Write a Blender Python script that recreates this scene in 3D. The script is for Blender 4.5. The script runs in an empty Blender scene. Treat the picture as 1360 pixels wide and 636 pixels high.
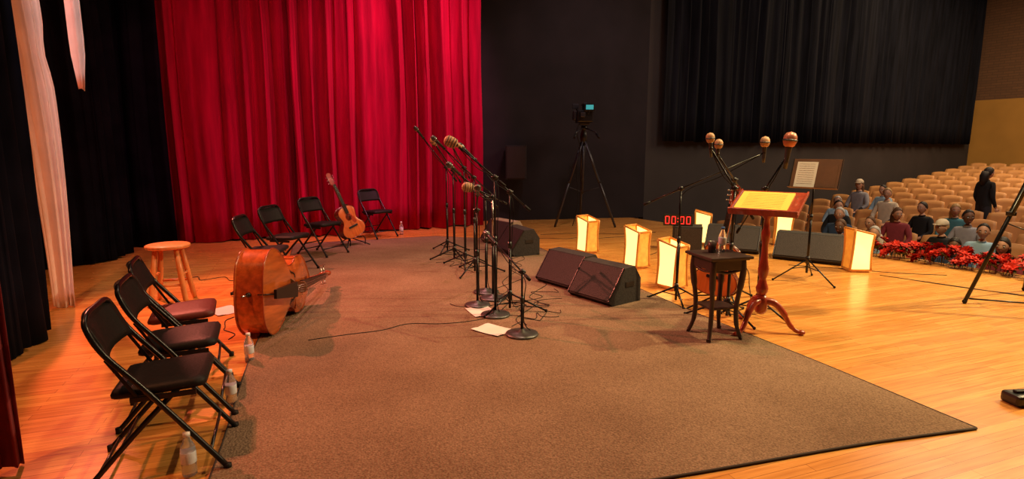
import bpy, bmesh, math, random
from mathutils import Vector, Matrix, Euler
R = random.Random(7)
pi = math.pi
scene = bpy.context.scene
scene.view_settings.view_transform = 'Standard'

# ------------------------------------------------------------------ materials
def new_mat(name):
    m = bpy.data.materials.new(name); m.use_nodes = True
    nt = m.node_tree
    return m, nt, nt.nodes['Principled BSDF']

def N(nt, t, **kw):
    n = nt.nodes.new(t)
    for k, v in kw.items():
        if k in n.inputs.keys(): n.inputs[k].default_value = v
        else: setattr(n, k, v)
    return n

def M_(name, col, rough=0.5, metal=0.0, var=0.15, scale=8.0, bump=0.0, sheen=0.0, stretch=None, emit=None, estr=0.0, coat=0.0, trans=0.0, spec=0.5):
    m, nt, b = new_mat(name)
    tc = N(nt, 'ShaderNodeTexCoord'); mp = N(nt, 'ShaderNodeMapping')
    if stretch: mp.inputs['Scale'].default_value = stretch
    nt.links.new(tc.outputs['Object'], mp.inputs['Vector'])
    no = N(nt, 'ShaderNodeTexNoise', Scale=scale, Detail=5.0)
    nt.links.new(mp.outputs[0], no.inputs['Vector'])
    cr = N(nt, 'ShaderNodeValToRGB')
    cr.color_ramp.elements[0].position = 0.3; cr.color_ramp.elements[1].position = 0.7
    cr.color_ramp.elements[0].color = tuple(c * (1 - var) for c in col) + (1,)
    cr.color_ramp.elements[1].color = tuple(min(1, c * (1 + var)) for c in col) + (1,)
    nt.links.new(no.outputs['Fac'], cr.inputs[0])
    nt.links.new(cr.outputs[0], b.inputs['Base Color'])
    b.inputs['Roughness'].default_value = rough
    b.inputs['Metallic'].default_value = metal
    b.inputs['Specular IOR Level'].default_value = spec
    if sheen:
        b.inputs['Sheen Weight'].default_value = sheen
        b.inputs['Sheen Tint'].default_value = tuple(min(1, c * 1.5 + .1) for c in col) + (1,)
    if coat: b.inputs['Coat Weight'].default_value = coat
    if trans:
        b.inputs['Transmission Weight'].default_value = trans
        b.inputs['IOR'].default_value = 1.33
    if emit:
        b.inputs['Emission Color'].default_value = tuple(emit) + (1,)
        b.inputs['Emission Strength'].default_value = estr
    if bump:
        bp = N(nt, 'ShaderNodeBump', Strength=bump, Distance=0.01)
        nt.links.new(no.outputs['Fac'], bp.inputs['Height'])
        nt.links.new(bp.outputs[0], b.inputs['Normal'])
    return m

def plank_mat(name, ang, c1, c2, mortar, rough=0.28):
    m, nt, b = new_mat(name)
    tc = N(nt, 'ShaderNodeTexCoord'); mp = N(nt, 'ShaderNodeMapping')
    mp.inputs['Rotation'].default_value = (0, 0, -ang)
    nt.links.new(tc.outputs['Object'], mp.inputs['Vector'])
    br = N(nt, 'ShaderNodeTexBrick')
    br.inputs['Color1'].default_value = c1 + (1,); br.inputs['Color2'].default_value = c2 + (1,)
    br.inputs['Mortar'].default_value = mortar + (1,)
    br.inputs['Scale'].default_value = 1.0
    br.inputs['Mortar Size'].default_value = 0.0014
    br.inputs['Mortar Smooth'].default_value = 0.3
    br.inputs['Brick Width'].default_value = 1.1
    br.inputs['Row Height'].default_value = 0.062
    br.offset = 0.37
    nt.links.new(mp.outputs[0], br.inputs['Vector'])
    mp2 = N(nt, 'ShaderNodeMapping'); mp2.inputs['Scale'].default_value = (1.5, 22, 1)
    nt.links.new(mp.outputs[0], mp2.inputs['Vector'])
    no = N(nt, 'ShaderNodeTexNoise', Scale=2.0, Detail=6.0)
    nt.links.new(mp2.outputs[0], no.inputs['Vector'])
    cr = N(nt, 'ShaderNodeValToRGB')
    cr.color_ramp.elements[0].position = .3; cr.color_ramp.elements[1].position = .75
    cr.color_ramp.elements[0].color = (.68, .60, .5, 1); cr.color_ramp.elements[1].color = (1, 1, 1, 1)
    nt.links.new(no.outputs['Fac'], cr.inputs[0])
    mx = N(nt, 'ShaderNodeMixRGB', blend_type='MULTIPLY'); mx.inputs[0].default_value = 1
    nt.links.new(br.outputs['Color'], mx.inputs[1]); nt.links.new(cr.outputs[0], mx.inputs[2])
    nt.links.new(mx.outputs[0], b.inputs['Base Color'])
    n2 = N(nt, 'ShaderNodeTexNoise', Scale=1.3, Detail=3.0)
    nt.links.new(tc.outputs['Object'], n2.inputs['Vector'])
    mr = N(nt, 'ShaderNodeMapRange'); mr.inputs['To Min'].default_value = rough - .08; mr.inputs['To Max'].default_value = rough + .12
    nt.links.new(n2.outputs['Fac'], mr.inputs['Value']); nt.links.new(mr.outputs[0], b.inputs['Roughness'])
    return m

def brick_mat(name, c1, c2, mortar):
    m, nt, b = new_mat(name)
    tc = N(nt, 'ShaderNodeTexCoord')
    br = N(nt, 'ShaderNodeTexBrick')
    br.inputs['Color1'].default_value = c1 + (1,); br.inputs['Color2'].default_value = c2 + (1,)
    br.inputs['Mortar'].default_value = mortar + (1,)
    br.inputs['Scale'].default_value = 1.0; br.inputs['Mortar Size'].default_value = .010
    br.inputs['Brick Width'].default_value = .3; br.inputs['Row Height'].default_value = .09
    sx = N(nt, 'ShaderNodeSeparateXYZ'); cx = N(nt, 'ShaderNodeCombineXYZ')
    nt.links.new(tc.outputs['Object'], sx.inputs[0])
    nt.links.new(sx.outputs['X'], cx.inputs['X']); nt.links.new(sx.outputs['Z'], cx.inputs['Y'])
    nt.links.new(cx.outputs[0], br.inputs['Vector'])
    nt.links.new(br.outputs['Color'], b.inputs['Base Color'])
    b.inputs['Roughness'].default_value = .85
    return m

def rug_mat():
    m, nt, b = new_mat('woven_rug')
    tc = N(nt, 'ShaderNodeTexCoord')
    n1 = N(nt, 'ShaderNodeTexNoise', Scale=110.0, Detail=3.0)
    n2 = N(nt, 'ShaderNodeTexNoise', Scale=1.3, Detail=6.0)
    vo = N(nt, 'ShaderNodeTexVoronoi', Scale=85.0)
    for n in (n1, n2, vo): nt.links.new(tc.outputs['Object'], n.inputs['Vector'])
    cr = N(nt, 'ShaderNodeValToRGB')
    cr.color_ramp.elements[0].position = .3; cr.color_ramp.elements[1].position = .7
    cr.color_ramp.elements[0].color = (.140, .090, .056, 1); cr.color_ramp.elements[1].color = (.315, .210, .135, 1)
    nt.links.new(n1.outputs['Fac'], cr.inputs[0])
    c2 = N(nt, 'ShaderNodeValToRGB')
    c2.color_ramp.elements[0].position = .3; c2.color_ramp.elements[1].position = .65
    c2.color_ramp.elements[0].color = (.72, .68, .66, 1); c2.color_ramp.elements[1].color = (1, 1, 1, 1)
    nt.links.new(n2.outputs['Fac'], c2.inputs[0])
    mx = N(nt, 'ShaderNodeMixRGB', blend_type='MULTIPLY'); mx.inputs[0].default_value = 1
    nt.links.new(cr.outputs[0], mx.inputs[1]); nt.links.new(c2.outputs[0], mx.inputs[2])
    nt.links.new(mx.outputs[0], b.inputs['Base Color'])
    b.inputs['Roughness'].default_value = .95; b.inputs['Specular IOR Level'].default_value = .15
    bp = N(nt, 'ShaderNodeBump', Strength=.7, Distance=.006)
    nt.links.new(vo.outputs['Distance'], bp.inputs['Height']); nt.links.new(bp.outputs[0], b.inputs['Normal'])
    return m

BLACK = M_('black_paint', (.012, .012, .013), .35, var=.3)
BLACKM = M_('black_metal', (.016, .016, .018), .3, metal=.5)
VINYL = M_('black_vinyl', (.010, .009, .009), .55, bump=.2, scale=60, spec=.22)
VINYLR = M_('maroon_vinyl', (.10, .016, .012), .5, bump=.2, scale=60, spec=.3)
CHROME = M_('steel', (.55, .54, .52), .25, metal=1)
TRIPM = M_('tripod_grey_metal', (.06, .06, .07), .35, metal=.5)
DARKM = M_('iron_base', (.10, .10, .10), .4, metal=.7)
REDV = M_('red_velvet', (.38, .003, .036), .85, sheen=.22, var=.3, scale=2, stretch=(6, 6, .5), spec=.08)
BLKV = M_('black_velour', (.006, .007, .014), .95, sheen=.02, var=.4, scale=3, spec=.05)
BLUEV = M_('dark_blue_drape', (.0075, .008, .013), .9, sheen=.04, var=.5, scale=2, stretch=(5, 5, .4), spec=.1)
SHEER = M_('white_chiffon', (.88, .76, .72), .8, sheen=.3, var=.08, scale=4)
FLOORM = plank_mat('stage_maple', math.atan2(.35, .94), (.82, .40, .105), (.66, .285, .065), (.26, .10, .02), .24)
RUG = rug_mat()
RUGEDGE = M_('rug_binding', (.04, .025, .018), .9)
BLKWALL = M_('black_wall', (.017, .013, .016), .9, var=.3, scale=1.5)
GREYW = M_('dark_grey_wall', (.034, .027, .027), .85, var=.2, scale=1)
GOLDW = M_('golden_wainscot', (.46, .23, .04), .6, var=.12, scale=1)
BRICKM = brick_mat('brown_brick', (.17, .082, .038), (.145, .07, .033), (.11, .056, .03))
CARPET = M_('auditorium_carpet', (.10, .045, .03), .95, var=.3, scale=20)
CEIL = M_('ceiling_dark', (.015, .015, .02), .95)
VARN = M_('orange_varnish', (.50, .105, .020), .22, var=.35, scale=3, stretch=(1, 8, 8), coat=.6)
VARND = M_('red_brown_varnish', (.36, .06, .018), .22, var=.3, scale=4, coat=.6)
EBONY = M_('ebony', (.012, .009, .008), .3)
MAPLE = M_('light_wood', (.66, .27, .08), .4, var=.25, scale=4, stretch=(6, 6, 1), coat=.2)
BRIDGEW = M_('bridge_maple', (.20, .11, .05), .5)
SPRUCE = M_('guitar_top', (.62, .17, .03), .25, var=.2, scale=3, stretch=(1, 12, 1), coat=.5)
SUNB = M_('guitar_dark_side', (.16, .03, .01), .25, coat=.5)
MAHOG = M_('mahogany', (.34, .05, .022), .28, var=.3, scale=5, stretch=(6, 6, 1), coat=.5)
DKWOOD = M_('dark_walnut', (.045, .026, .022), .4, var=.3, scale=6)
PAPER = M_('white_paper', (.7, .66, .62), .8, var=.03)
YPAPER = M_('yellow_paper', (.80, .60, .08), .7, var=.05)
GRILLE = M_('speaker_grille', (.040, .030, .030), .6, metal=.3, scale=150, var=.6, bump=.5)
SPKBOX = M_('speaker_carpet', (.022, .017, .017), .8, scale=60, var=.4, bump=.3)
SPKGREY = M_('speaker_side_tan', (.30, .22, .17), .7, scale=40)
TAN = M_('seat_tan', (.70, .33, .11), .5, var=.12, scale=2)
SEATD = M_('seat_cushion_orange', (.42, .15, .05), .8, var=.2, scale=10)
GLOW = M_('lantern_paper_glow', (.9, .70, .35), .8, emit=(1.0, .64, .19), estr=2.0, var=.1, scale=5)
GLOW2 = M_('lantern_paper_amber', (.8, .36, .08), .7, emit=(1.0, .34, .03), estr=.42, var=.35, scale=14)
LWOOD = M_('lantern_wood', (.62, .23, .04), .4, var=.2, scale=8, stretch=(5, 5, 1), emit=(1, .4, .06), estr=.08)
MICT = M_('mic_tan_windscreen', (.58, .32, .16), .55, scale=120, var=.3, bump=.3)
MICR = M_('mic_copper', (.55, .20, .12), .4, metal=.3)
PLAST = M_('clear_plastic', (.85, .88, .92), .08, trans=.85, var=.02)
LABEL = M_('bottle_label', (.70, .74, .85), .5, var=.1, scale=30)
WCAP = M_('white_cap', (.8, .8, .8), .4)
LEDR = M_('led_red', (.9, .03, .02), .5, emit=(1, .02, .02), estr=1.6)
SCREEN = M_('camera_screen', (.1, .6, .6), .3, emit=(.02, .30, .34), estr=.7)
PETAL = M_('red_petal', (.50, .022, .010), .6, var=.4, scale=12, spec=.2)
PETALD = M_('dark_petal', (.26, .012, .008), .6, var=.3, scale=12, spec=.2)
LEAF = M_('green_leaf', (.05, .05, .015), .6, var=.3, scale=12)
SKIN1 = M_('skin_light', (.62, .32, .20), .55, var=.06)
SKIN2 = M_('skin_dark', (.20, .09, .05), .55, var=.06)
EYEW = M_('eye_white', (.8, .8, .78), .3, var=.02)
LIP = M_('lips', (.40, .12, .10), .5)
HAIRS = [M_('hair_dark', (.015, .01, .008), .6, bump=.4, scale=50), M_('hair_grey', (.5, .47, .44), .6, bump=.4, scale=50), M_('hair_brown', (.12, .055, .025), .6, bump=.4, scale=50), M_('hair_blonde', (.50, .30, .12), .6, bump=.4, scale=50)]
SHIRTS = [M_('cloth_pale_blue', (.34, .52, .66), .9, bump=.2), M_('cloth_grey', (.34, .33, .36), .9, bump=.2), M_('cloth_navy', (.03, .06, .13), .9, bump=.2),
          M_('cloth_black', (.012, .012, .014), .9), M_('cloth_cream', (.7, .58, .42), .9, bump=.2), M_('cloth_teal', (.06, .20, .24), .9, bump=.2), M_('cloth_maroon', (.25, .03, .04), .9, bump=.2)]
PANTS = M_('trousers_dark', (.03, .03, .04), .9)
BLUEP = M_('blue_plastic', (.05, .15, .4), .4)

# ------------------------------------------------------------------ builder
def frame(o, x, z):
    x = Vector(x).normalized(); z = Vector(z)
    y = z.cross(x).normalized(); z = x.cross(y).normalized()
    m = Matrix((x, y, z)).transposed().to_4x4(); m.translation = Vector(o); return m

def T(x, y, z=0): return Matrix.Translation((x, y, z))
def RZ(a): return Matrix.Rotation(a, 4, 'Z')
def place(x, y, face=(1, 0), z=0): return T(x, y, z) @ RZ(math.atan2(face[1], face[0]))

class MB:
    def __init__(s): s.v = []; s.f = []; s.fm = []; s.fs = []; s.mats = []
    def mi(s, m):
        if m not in s.mats: s.mats.append(m)
        return s.mats.index(m)
    def add(s, vs, fs, mat, smooth=False, M=None):
        o = len(s.v); k = s.mi(mat)
        for v in vs:
            v = Vector(v); s.v.append(M @ v if M else v)
        for i, f in enumerate(fs):
            s.f.append([o + j for j in f]); s.fm.append(k)
            s.fs.append(smooth[i] if isinstance(smooth, list) else smooth)
    def box(s, c, size, mat, bev=0.0, M=None, rot=None):
        L = T(*c)
        if rot: L = L @ Euler(rot).to_matrix().to_4x4()
        if M: L = M @ L
        bm = bmesh.new(); bmesh.ops.create_cube(bm, size=1)
        bmesh.ops.scale(bm, vec=size, verts=bm.verts)
        if bev: bmesh.ops.bevel(bm, geom=bm.edges[:], offset=bev, segments=2, profile=.6, affect='EDGES')
        bm.verts.index_update()
        s.add([v.co.copy() for v in bm.verts], [[v.index for v in f.verts] for f in bm.faces], mat, False, L)
        bm.free()
    def tube(s, pts, r, mat, seg=8, M=None, cap=True, flat=None):
        pts = [Vector(p) for p in pts]; n = len(pts)
        rs = r if isinstance(r, (list, tuple)) else [r] * n
        vs = []; fs = []; sm = []
        t0 = (pts[1] - pts[0]).normalized()
        up = Vector((0, 0, 1)) if abs(t0.z) < .9 else Vector((1, 0, 0))
        u = t0.cross(up).normalized()
        for i, p in enumerate(pts):
            t = (pts[min(i + 1, n - 1)] - pts[max(i - 1, 0)]).normalized()
            u = (u - t * u.dot(t)).normalized(); w = t.cross(u)
            for k in range(seg):
                a = 2 * pi * k / seg
                vs.append(p + (u * math.cos(a) + w * math.sin(a) * (flat or 1)) * rs[i])
        for i in range(n - 1):
            for k in range(seg):
                a = i * seg + k; b = i * seg + (k + 1) % seg
                fs.append([a, b, b + seg, a + seg]); sm.append(True)
        if cap:
            fs.append(list(range(seg))[::-1]); sm.append(False)
            fs.append([(n - 1) * seg + k for k in range(seg)]); sm.append(False)
        s.add(vs, fs, mat, sm, M)
    def lathe(s, prof, mat, seg=20, M=None, smooth=True, scale=(1, 1, 1)):
        vs = []; fs = []
        for r, z in prof:
            for k in range(seg):
                a = 2 * pi * k / seg
                vs.append((r * math.cos(a) * scale[0], r * math.sin(a) * scale[1], z * scale[2]))
        for i in range(len(prof) - 1):
            for k in range(seg):
                a = i * seg + k; b = i * seg + (k + 1) % seg
                fs.append([a, b, b + seg, a + seg])
        if prof[0][0] > 1e-4: fs.append(list(range(seg))[::-1])
        if prof[-1][0] > 1e-4: fs.append([(len(prof) - 1) * seg + k for k in range(seg)])
        s.add(vs, fs, mat, [smooth] * (len(fs)), M)
    def ball(s, c, r, mat, M=None, seg=14, rings=9):
        rr = r if isinstance(r, (list, tuple)) else (r, r, r)
        L = T(*c);  L = M @ L if M else L
        prof = [(max(1e-5, math.sin(pi * i / rings)), -math.cos(pi * i / rings)) for i in range(rings + 1)]
        s.lathe(prof, mat, seg, L, True, rr)
    def prism(s, out, z0, z1, mat, M=None, smooth_side=False):
        n = len(out)
        vs = [(x, y, z0) for x, y in out] + [(x, y, z1) for x, y in out]
        fs = [list(range(n))[::-1], [n + i for i in range(n)]]; sm = [False, False]
        for i in range(n):
            j = (i + 1) % n; fs.append([i, j, n + j, n + i]); sm.append(smooth_side)
        s.add(vs, fs, mat, sm, M)
    def obj(s, name, M=None, parent=None):
        me = bpy.data.meshes.new(name)
        me.from_pydata([tuple(v) for v in s.v], [], s.f)
        for m in s.mats: me.materials.append(m)
        me.polygons.foreach_set('material_index', s.fm)
        me.polygons.foreach_set('use_smooth', s.fs)
        me.validate(); me.update()
        bm = bmesh.new(); bm.from_mesh(me)
        bmesh.ops.recalc_face_normals(bm, faces=bm.faces[:]); bm.to_mesh(me); bm.free()
        o = bpy.data.objects.new(name, me); scene.collection.objects.link(o)
        if M: o.matrix_world = M
        if parent: o.parent = parent
        return o

def inst(name, src, M):
    o = bpy.data.objects.new(name, src.data); scene.collection.objects.link(o); o.matrix_world = M; return o

def cr(pts, n=8, closed=False):
    """catmull-rom"""
    out = []; P = [Vector(p) for p in pts]; m = len(P)
    rng = m if closed else m - 1
    for i in range(rng):
        if closed: a, b, c, d = P[(i - 1) % m], P[i], P[(i + 1) % m], P[(i + 2) % m]
        else: a, b, c, d = P[max(i - 1, 0)], P[i], P[i + 1], P[min(i + 2, m - 1)]
        for k in range(n):
            t = k / n
            out.append(.5 * ((2 * b) + (c - a) * t + (2 * a - 5 * b + 4 * c - d) * t * t + (3 * b - a - 3 * c + d) * t ** 3))
    if not closed: out.append(P[-1])
    return out

# ------------------------------------------------------------------ layout frame
E0 = Vector((2.88, 11.9, 0)); D = Vector((.525, -.851, 0)); NN = Vector((.851, .525, 0))
def AP(t, s_, z=0): return E0 + NN * t + D * s_ + Vector((0, 0, z))
def az(t): return -1.15 + .085 * t

# stage floor
mb = MB()
e1 = AP(0, -.6); e2 = AP(0, 17)
mb.prism([(-9, 12.9), (-9, -3), (e2.x, -3), (e2.x, e2.y), (e1.x, e1.y), (2.9, 12.9)], -.12, 0, FLOORM)
mb.obj('floor')
mb = MB()  # stage apron fascia
a = AP(-.02, -.6); b = AP(-.02, 17)
mb.add([a + Vector((0, 0, -.12)), b + Vector((0, 0, -.12)), b + Vector((0, 0, -1.3)), a + Vector((0, 0, -1.3))], [[0, 1, 2, 3]], DKWOOD)
mb.obj('wall_stage_front')
mb = MB()
vs = [AP(-.02, -.42, -1.15), AP(-.02, 18, -1.15), AP(16.5, 18, az(16.5)), AP(16.5, -.42, az(16.5))]
mb.add(vs + [v - Vector((0, 0, .2)) for v in vs], [[0, 1, 2, 3], [7, 6, 5, 4], [0, 4, 5, 1], [1, 5, 6, 2], [2, 6, 7, 3], [3, 7, 4, 0]], CARPET)
mb.obj('floor_auditorium')

def wall(name, p, q, z0, z1, mat, th=.15):
    p = Vector((p[0], p[1], 0)); q = Vector((q[0], q[1], 0)); L = (q - p).length
    mb = MB(); mb.box((L / 2, -th / 2, (z0 + z1) / 2), (L, th, z1 - z0), mat)
    return mb.obj(name, frame(p, q - p, (0, 0, 1)))
H = 7.5
wc = AP(.28, -.42)
wall('wall_proscenium', (wc.x, wc.y), (-2.6, 11.35), 0, H, BLKWALL)
we = AP(16.5, -.42)
wall('wall_auditorium_side', (we.x, we.y), (wc.x, wc.y), -1.2, H, GREYW)
wr = AP(16.5, 18)
wall('wall_auditorium_back_lower', (wr.x, wr.y), (we.x, we.y), -.2, 3.2, GOLDW)
wall('wall_auditorium_back_upper', (wr.x, wr.y), (we.x, we.y), 3.2, H, BRICKM)
wall('wall_stage_rear', (-2.6, 11.35), (-9, 8.9), 0, H, BLKWALL)
wall('wall_stage_left', (-9, 8.9), (-9, -3), 0, H, BLKWALL)
mb = MB(); mb.box((8, 8, H + .1), (36, 34, .2), CEIL); mb.obj('ceiling')

# ------------------------------------------------------------------ curtains
def curtain(name, pts, z0, z1, mat, pitch=.22, amp=.07, seed=0, nz=14, flare=0.0, gather=None, thick=0.004, lat=.2):
    r = random.Random(seed)
    P = [Vector((p[0], p[1], 0)) for p in pts]
    path = cr(P, 30) if len(P) > 2 else [P[0].lerp(P[1], i / 60) for i in range(61)]
    ln = [0]
    for i in range(1, len(path)): ln.append(ln[-1] + (path[i] - path[i - 1]).length)
    L = ln[-1]; nx = max(30, int(L / pitch * 20))
    ph = [r.uniform(0, 6.28) for _ in range(6)]
    vs = []; fs = []
    def at(d):
        j = 0
        while j < len(ln) - 2 and ln[j + 1] < d: j += 1
        t = (d - ln[j]) / max(1e-6, ln[j + 1] - ln[j])
        p = path[j].lerp(path[j + 1], t); tg = (path[j + 1] - path[j]).normalized()
        return p, tg
    AT = [at(L * ix / nx) for ix in range(nx + 1)]
    for iz in range(nz + 1):
        fz = iz / nz; z = z0 + (z1 - z0) * fz
        for ix in range(nx + 1):
            d = L * ix / nx; p, tg = AT[ix]; nr = Vector((-tg.y, tg.x, 0))
            q = d / pitch * 2 * pi
            w = q + 1.7 * math.sin(q * .21 + ph[0]) + 1.0 * math.sin(q * .37 + ph[1]) + .45 * math.sin(z * 1.1 + ph[2] + q * .09)
            a = amp * (.70 + .42 * math.sin(q * .17 + ph[3] + z * .35)) * (1 + flare * (1 - fz))
            c = math.sin(w); c = c * (1.25 - .25 * c * c)
            o = a * c + amp * .22 * math.sin(1.7 * w + ph[4]) + amp * .10 * math.sin(3.3 * w + ph[5] + z * .5)
            v = p + nr * o + tg * (amp * lat * math.sin(2 * w))
            if gather:
                mid, _ = at(L / 2); g = gather(z)
                v = mid + (v - mid) * g[0] + Vector((g[1], g[2], 0))
            vs.append((v.x, v.y, z + (.012 * math.sin(w * .5) if iz == 0 else 0)))
    W = nx + 1
    for iz in range(nz):
        for ix in range(nx):
            a = iz * W + ix; fs.append([a, a + 1, a + 1 + W, a + W])
    mb = MB(); mb.add(vs, fs, mat, True)
    o = mb.obj(name)
    md = o.modifiers.new('thickness', 'SOLIDIFY'); md.thickness = thick
    return o

curtain('red_stage_curtain', [(-5.3, 8.75), (-4.3, 9.28), (-3.55, 9.66)], .02, 6.8, REDV, .31, .115, 1)
curtain('red_stage_curtain', [(-3.62, 9.48), (-2.2, 10.28), (-.60, 11.06)], .02, 6.8, REDV, .35, .145, 5)
curtain('black_backdrop_curtain', [(-5.25, 8.75), (-6.6, 8.1), (-8.7, 7.1)], .02, 6.8, BLKV, .3, .08, 3)
curtain('black_wing_curtain', [(-3.80, 4.45), (-3.62, 4.0), (-3.5, 3.5), (-3.55, 2.9)], .02, 6.8, BLKV, .17, .05, 4)
curtain('black_wing_curtain', [(-5.6, 8.2), (-5.4, 7.4), (-5.9, 6.9)], .02, 6.8, BLKV, .2, .06, 14)
curtain('red_wing_curtain', [(-2.32, 2.5), (-2.45, 2.25), (-2.6, 1.9)], .02, 6.0, M_('red_velvet_dark', (.16, .006, .012), .9, sheen=.3), .12, .03, 6)
def gw(z):
    w = .52 + .42 * min(1, max(0, (z - .05) / 2.2)) ** 1.2
    g = w - .22 * math.exp(-((z - 2.35) / .2) ** 2)
    return (g, -.05 + .02 * math.sin(z * 1.3) - .02 * z, .03 * math.sin(z))
curtain('white_sheer_drape', [(-4.36, 5.14), (-4.22, 5.22), (-4.06, 5.28)], .01, 6.8, SHEER, .09, .03, 8, nz=50, gather=gw)
curtain('white_sheer_drape', [(-4.15, 5.5), (-4.03, 5.55)], 2.05, 6.8, SHEER, .07, .02, 9, nz=30, gather=lambda z: (1.0 if z > 2.4 else .4 + (z - 2.05) * 1.7, 0, 0))
# drape on the auditorium side wall
p = AP(.6, -.25); q = AP(16.0, -.25)
curtain('auditorium_wall_drape', [(p.x, p.y), (q.x, q.y)], 1.65, 6.6, BLUEV, .34, .06, 11, nz=8)
mb = MB()
mb.tube([AP(.5, -.22, 6.65), AP(16.1, -.22, 6.65)], .03, BLACKM)
mb.obj('drape_track')

# ------------------------------------------------------------------ rug
mb = MB()
c = [(2.51, 2.85), (.16, 9.15), (-1.3, 9.6), (-3.45, 8.8), (-1.24, 1.91)]
out = []
for i in range(len(c)):
    a = Vector(c[i]); b = Vector(c[(i + 1) % len(c)]); L = (b - a).length
    nr = Vector(((b - a).y, -(b - a).x)).normalized()
    k = max(2, int(L / .12))
    for j in range(k):
        t = j / k; p = a.lerp(b, t) + nr * (.014 * math.sin(t * L * 2.1 + i) * min(1, t * 6, (1 - t) * 6))
        out.append((p.x, p.y))
mb.prism(out, .001, .012, RUG)
mb.tube([(x, y, .008) for x, y in out] + [(out[0][0], out[0][1], .008)], .007, RUGEDGE, 6)
mb.obj('area_rug')
RZ0 = .0125

# ------------------------------------------------------------------ folding chair
def chair_mesh(seatmat):
    mb = MB(); r = .0125
    Wd = .205
    path = [(.27, Wd + .01, .008), (-.02, Wd, .42), (-.17, Wd, .62), (-.225, Wd - .005, .74), (-.235, Wd - .05, .785), (-.237, Wd - .11, .795)]
    half = cr(path, 6)
    other = [Vector((p.x, -p.y, p.z)) for p in half][::-1]
    mb.tube(half + other, r, BLACKM, 10)
    for s_ in (1, -1):
        mb.tube(cr([(-.30, s_ * .185, .008), (-.10, s_ * .18, .23), (.09, s_ * .18, .425)], 5), r, BLACKM, 10)
        mb.lathe([(.0, 0), (.017, .002), (.017, .03), (.0, .034)], VINYL, 10, T(.265, s_ * (Wd + .01), 0))
        mb.lathe([(.0, 0), (.017, .002), (.017, .03), (.0, .034)], VINYL, 10, T(-.295, s_ * .185, 0))
        mb.box((.03, s_ * .195, .40), (.26, .012, .025), BLACKM, .003)
        mb.box((-.12, s_ * .195, .50), (.014, .008, .22), BLACKM, .002, rot=(0, -.5, 0))
    mb.tube([(.20, -Wd, .11), (.20, Wd, .11)], .008, BLACKM)
    mb.tube([(-.25, -.185, .066), (-.25, .185, .066)], .008, BLACKM)
    mb.tube([(-.16, -.18, .165), (-.16, .18, .165)], .008, BLACKM)
    prof = [(-.18, .165), (-.165, .180), (.0, .19), (.15, .194), (.185, .183), (.195, .15)]
    o = [(x, y) for x, y in prof] + [(x, -y) for x, y in prof[::-1]]
    rings = [(.9, .405), (1.0, .415), (1.01, .432), (.97, .448), (.85, .456), (.5, .459)]
    vs = []; fs = []; n = len(o)
    for sc, z in rings:
        for x, y in o: vs.append((x * sc + .005, y * sc, z + x * .04))
    for i in range(len(rings) - 1):
        for k in range(n): fs.append([i * n + k, i * n + (k + 1) % n, (i + 1) * n + (k + 1) % n, (i + 1) * n + k])
    fs.append(list(range(n))[::-1]); fs.append([(len(rings) - 1) * n + k for k in range(n)])
    mb.add(vs, fs, seatmat, True)
    vs = []; fs = []; ny = 12; nzz = 6
    for side in (0, 1):
        for iz in range(nzz + 1):
            for iy in range(ny + 1):
                f = iy / ny * 2 - 1; g = iz / nzz
                z = .60 + .185 * g; hw = .197 - (.02 * max(0, (g - .7) / .3) ** 2)
                x = -.158 - .078 * g - .03 * (1 - f * f) - (.014 if side else 0)
                if g > .8: z -= .012 * f * f
                vs.append((x + .006, f * hw, z))
    W = ny + 1; o2 = W * (nzz + 1)
    for iz in range(nzz):
        for iy in range(ny):
            a = iz * W + iy; fs.append([a, a + 1, a + 1 + W, a + W]); fs.append([a + o2, a + W + o2, a + 1 + W + o2, a + 1 + o2])
    for iy in range(ny):
        fs.append([iy, iy + o2, iy + 1 + o2, iy + 1]); a = nzz * W + iy; fs.append([a, a + 1, a + 1 + o2, a + o2])
    for iz in range(nzz):
        a = iz * W; fs.append([a, a + W, a + W + o2, a + o2]); a += ny; fs.append([a, a + o2, a + W + o2, a + W])
    mb.add(vs, fs, VINYL, True)
    return mb
ch = chair_mesh(VINYL).obj('folding_chair', place(-1.67, 2.57, (.93, .37)))
for (x, y, f) in [(-1.90, 3.10, (.92, .4)),
                  (-2.60, 5.85, (.95, .1)), (-2.74, 6.8, (.9, -.2)), (-2.70, 7.95, (.85, -.4)), (-2.30, 9.55, (.75, -.6))]:
    inst('folding_chair', ch, place(x, y, f, RZ0 if y > 4 else 0))
chair_mesh(VINYLR).obj('folding_chair', place(-2.20, 3.64, (.9, .43)))

# ------------------------------------------------------------------ stool
mb = MB()
mb.lathe([(0, .545), (.15, .545), (.185, .55), (.195, .562), (.193, .578), (.18, .585), (0, .588)], MAPLE, 40)
for k in range(4):
    a = pi / 4 + k * pi / 2; c_, s_ = math.cos(a), math.sin(a)
    mb.tube([(.225 * c_, .225 * s_, 0), (.205 * c_, .205 * s_, .08), (.165 * c_, .165 * s_, .32), (.125 * c_, .125 * s_, .55)], [.020, .025, .027, .022], MAPLE, 12)
    b = a + pi / 2; z = .2 + .09 * (k % 2); rr = .205 - (z - .08) * .15
    mb.tube([(rr * c_, rr * s_, z), (rr * math.cos(b), rr * math.sin(b), z)], .012, MAPLE, 10)
mb.obj('wooden_stool', place(-3.34, 5.4, (1, .3)))

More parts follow.
